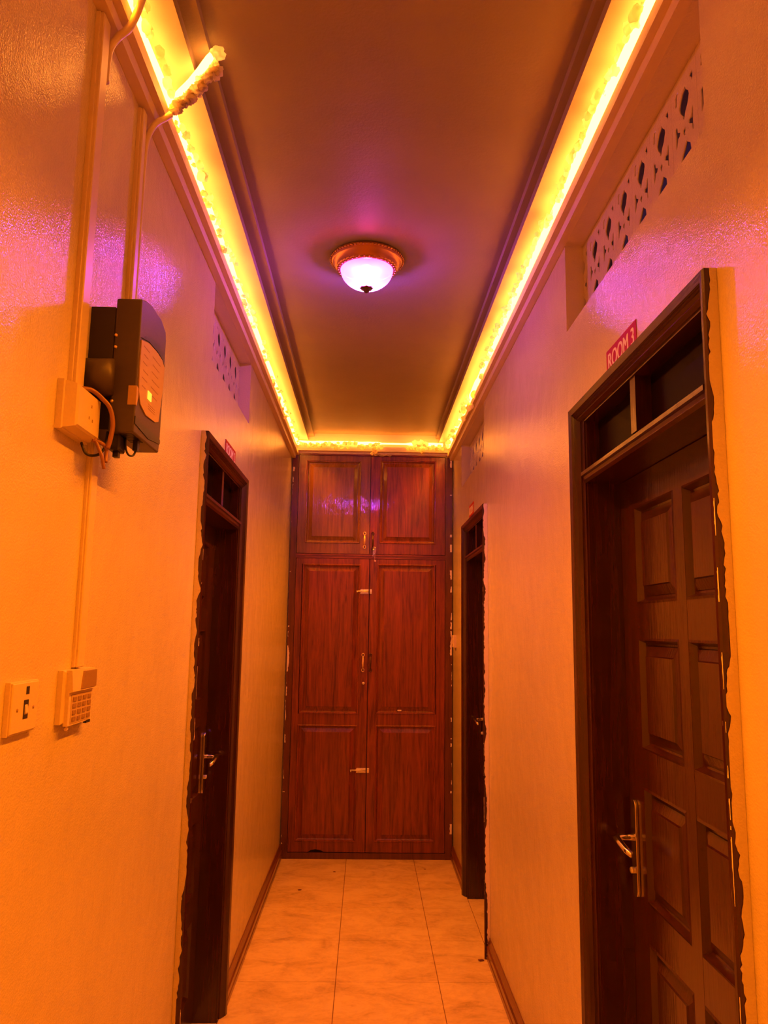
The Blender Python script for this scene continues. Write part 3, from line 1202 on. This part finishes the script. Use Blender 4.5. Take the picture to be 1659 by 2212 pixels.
# ------------------------------------------------------------------ voltage regulator
rg = thing('voltage_regulator', TL(1.61, 1.985, 0), 'dark wall mounted voltage regulator with yellow facia', 'regulator')
mb = MB(TL)
mb.cbox(1.522, 1.690, 2.060, 2.252, .0005, .054, .004)
mb.build('back_box', M['casing_dark'], rg)
mb = MB(TL)
mb.tube([(1.515, 2.098, .002), (1.515, 2.098, .058)], .038, 20)
mb.build('coil_housing', M['casing'], rg)
mb = MB(TL)
mb.box(1.54, 1.66, 1.995, 2.07, .0005, .05)
mb.build('lower_box', M['casing_dark'], rg)
front = [(1.520, 1.985), (1.706, 1.985), (1.712, 2.010), (1.716, 2.18), (1.717, 2.255), (1.710, 2.274), (1.670, 2.288), (1.594, 2.288), (1.550, 2.280), (1.520, 2.270)]
mb = MB(TL)
mb.prism(front, .052, .104)
mb.build('front_case', M['casing'], rg, bevel=.003)
mb = MB(TL)
mb.prism([(1.530, 2.075), (1.545, 2.052), (1.588, 2.040), (1.659, 2.044), (1.684, 2.052), (1.704, 2.136), (1.708, 2.186), (1.686, 2.197), (1.647, 2.200), (1.58, 2.197), (1.528, 2.184), (1.526, 2.12)], .104, .1065)
fac = mb.build('facia', M['facia'], rg)
mb = MB(TL)
for k in range(6):
    z = 2.178 - k * .017
    for (a, b_) in ((1.545, 1.585), (1.610, 1.672)):
        mb.box(a + .004 * (k % 2), b_ - .006 * (k % 3), z - .0008, z + .0008, .1066, .1069)
for k in range(3):
    mb.box(1.60, 1.65, 2.058 + k * .005, 2.0592 + k * .005, .1066, .1069)
tag(mb.build('faint_print', M['print'], fac), 'faint illegible lines of print')
mb = MB(TL)
mb.box(1.589, 1.616, 2.077, 2.095, .1066, .1080)
tag(mb.build('display_window', M['display'], fac), 'small lit yellow display')
mb = MB(TL)
mb.prism([(1.527, 2.189), (1.56, 2.204), (1.605, 2.217), (1.662, 2.222), (1.700, 2.212), (1.710, 2.189), (1.685, 2.2005), (1.647, 2.2035), (1.58, 2.2005)], .104, .1058)
mb.build('dark_crescent', M['black'], rg)
mb = MB(TL)
mb.prism([(1.521, 2.020), (1.563, 2.016), (1.708, 2.016), (1.708, 2.006), (1.62, 1.996), (1.521, 2.004)], .104, .1056)
mb.build('dark_band', M['black'], rg)
mb = MB()
for k in range(9):
    yy = 1.532 + k * .009
    mb.box(XL + .072, XL + .098, yy, yy + .004, 1.9838, 1.9852)
mb.build('vent_slots', M['black'], rg)
mb = MB(TL)
mb.prism([(1.5185, 2.043), (1.5185, 2.083), (1.535, 2.080), (1.532, 2.062), (1.524, 2.042)], .088, .1052)
tag(mb.build('tape_tab', M['facia'], rg), 'torn yellow tape tab')
mb = MB(TL)
for (a, z) in ((1.519, 2.190), (1.519, 2.165), (1.519, 2.05)):
    mb.blob((a, z, .056), .004, 1, .2)
tag(mb.build('screws', M['brass'], rg), kind='stuff')

# socket with adaptor
so = thing('wall_socket', TL(1.44, 1.957, 0), 'painted over wall socket box below the leftmost trunking', 'socket')
mb = MB(TL)
mb.cbox(1.385, 1.520, 1.957, 2.052, .0003, .014, .002)
mb.build('back_plate', M['plastic'], so)
mb = MB(TL)
mb.rings([(1.388, 1.517, 1.960, 2.050, .014), (1.393, 1.512, 1.964, 2.046, .034), (1.397, 1.508, 1.968, 2.043, .038)], True)
bx = mb.build('front_box', M['plastic'], so)
mb = MB(TL)
for (a, z) in ((1.452, 1.995), (1.470, 1.993), (1.462, 2.02)):
    mb.box(a - .002, a + .002, z - .003, z + .003, .0378, .0384)
mb.build('socket_slots', M['print'], bx)


def catmull(pts, k=6):
    P = [Vector(p) for p in pts]
    Q = []
    for i in range(len(P) - 1):
        a, b_, c, e = P[max(i - 1, 0)], P[i], P[i + 1], P[min(i + 2, len(P) - 1)]
        for j in range(k):
            t = j / k
            Q.append(tuple(.5 * ((2 * b_) + (c - a) * t + (2 * a - 5 * b_ + 4 * c - e) * t * t + (3 * b_ - a - 3 * c + e) * t ** 3)))
    Q.append(tuple(P[-1]))
    return Q


def cable(pts, r, mat, label):
    mb = MB(TL)
    Q = catmull(pts)
    mb.tube(Q, r, 8)
    o = mb.build('cable', mat)
    rebase(o, TL(*Q[0]))
    tag(o, label, 'cable', 'loose cables round the regulator')


cable([(1.455, 2.054, .010), (1.475, 2.058, .030), (1.498, 2.046, .046), (1.508, 2.030, .058), (1.512, 2.000, .064), (1.510, 1.970, .062), (1.508, 1.948, .058)], .0048, M['cable'], 'brown cable arching from the socket top past the regulator')
cable([(1.497, 1.962, .030), (1.505, 1.958, .046), (1.512, 1.950, .054), (1.512, 1.936, .055), (1.508, 1.920, .056)], .0040, M['cable'], 'brown cable looping out of the socket underside')
cable([(1.500, 1.966, .034), (1.500, 1.945, .044), (1.502, 1.930, .050), (1.506, 1.913, .053), (1.508, 1.906, .054)], .0036, M['cable'], 'thin brown cable hanging lowest below the socket')
cable([(1.490, 1.955, .012), (1.494, 1.935, .020), (1.505, 1.932, .030), (1.520, 1.940, .040), (1.530, 1.958, .045), (1.54, 1.99, .045)], .0028, M['black'], 'thin black cable looping under the regulator')
cable([(1.565, 1.983, .074), (1.565, 1.962, .076), (1.572, 1.950, .080), (1.585, 1.952, .086), (1.590, 1.968, .090), (1.590, 1.984, .090)], .0022, M['black'], 'short black cable bowed beneath the regulator front')
pg = thing('plug_connector', TL(1.555, 1.952, .05), 'small black plug block hanging under the regulator', 'plug')
mb = MB(TL)
mb.cbox(1.535, 1.575, 1.952, 1.985, .050, .072, .003)
mb.box(1.548, 1.562, 1.940, 1.952, .055, .066)
mb.build('plug_body', M['black'], pg)
mb = MB(TL)
mb.box(1.583, 1.597, 1.962, 1.984, .084, .094)
mb.build('plug_clip', M['black'], pg)

# keypad meter
me_ = thing('keypad_meter', TL(1.555, 1.405, 0), 'painted over keypad meter with small screen at the trunking foot', 'meter')
mb = MB(TL)
mb.cbox(1.492, 1.640, 1.412, 1.512, .0003, .013, .003)
mb.build('back_box', M['plastic'], me_)
mb = MB(TL)
mb.sweep([(1.408, .012), (1.408, .020), (1.470, .020), (1.472, .027), (1.512, .023), (1.512, .012)], 1.503, 1.628, lambda p, u: (u, p[0], p[1]))
fc = mb.build('front_case', M['plastic'], me_)
mb = MB(TL)
mb.prism([(1.543, 1.4755), (1.560, 1.5085), (1.624, 1.5085), (1.624, 1.4755)], .0225, .0285)
mb.build('screen', M['lcd'], fc)
mb = MB(TL)
mb.box(1.515, 1.622, 1.411, 1.466, .020, .0208)
kp = mb.build('keypad', M['key'], fc)
mb = MB(TL)
for i in range(4):
    for j in range(4):
        a, z = 1.522 + i * .026, 1.4155 + j * .0125
        mb.box(a, a + .017, z, z + .0075, .0208, .0224)
mb.build('keys', M['lcd'], kp)
mb = MB(TL)
mb.blob((1.520, 1.402, .012), .005, 1, .1)
mb.build('seal', M['chip'], me_)
mb = MB(TL)
mb.box(1.604, 1.626, 1.403, 1.409, .014, .020)
mb.build('terminal_slot', M['black'], me_)

# slotted wall switch
sw = thing('wall_switch', TL(1.33, 1.42, 0), 'slotted rocker switch plate at the left edge beside the keypad meter', 'switch')
mb = MB(TL)
mb.cbox(1.280, 1.386, 1.418, 1.504, .0003, .009, .001)
mb.build('back_box', M['plastic'], sw)
mb = MB(TL)
mb.cbox(1.281, 1.380, 1.421, 1.502, .009, .013, .0015)
pt = mb.build('face_plate', M['plastic'], sw)
mb = MB(TL)
mb.box(1.330, 1.342, 1.482, 1.495, .0128, .0134)
mb.build('slot', M['casing_dark'], pt)
mb = MB(TL)
mb.box(1.324, 1.342, 1.442, 1.473, .0128, .0134)
mb.build('rocker_slot', M['casing_dark'], pt)
mb = MB(TL)
mb.sweep([(1.449, .0132), (1.452, .016), (1.462, .0145), (1.466, .0132)], 1.328, 1.338, lambda p, u: (u, p[0], p[1]))
mb.build('rocker', M['plastic'], pt)
mb = MB(TL)
for a in (1.301, 1.362):
    mb.lathe([(.0032, 0), (.0032, .0006), (0, .0007)], (a, 1.4585, .0129), 10, 'w')
tag(mb.build('screws', M['print'], pt), kind='stuff')

# small switch at the far end of the right wall
fs = thing('wall_switch', TR(5.51, 1.47, 0), 'small cream switch box on the right wall next to the cupboard', 'switch')
mb = MB(TR)
mb.cbox(5.465, 5.555, 1.473, 1.560, .0003, .022, .003)
mb.build('switch_box', M['plastic'], fs)
mb = MB(TR)
mb.cbox(5.495, 5.525, 1.495, 1.538, .022, .027, .002)
mb.build('rocker', M['plastic'], fs)

# bits on the floor
for (x, y, r, lab) in ((-.385, 5.02, .010, 'dry leaf scrap on the floor near the left skirting'), (-.185, 5.38, .007, 'tiny wood chip on the floor before the cupboard'), (.42, 5.45, .006, 'wood crumb on the floor by the right skirting'), (.588, 4.02, .012, 'red brown flake on the floor at the right door foot')):
    mb = MB()
    mb.blob((x, y, r * .28), r, 1, .3, (1.5, .8, .25))
    o = mb.build('floor_scrap', M['drywood'])
    rebase(o, (x, y, 0))
    tag(o, lab, 'scrap')
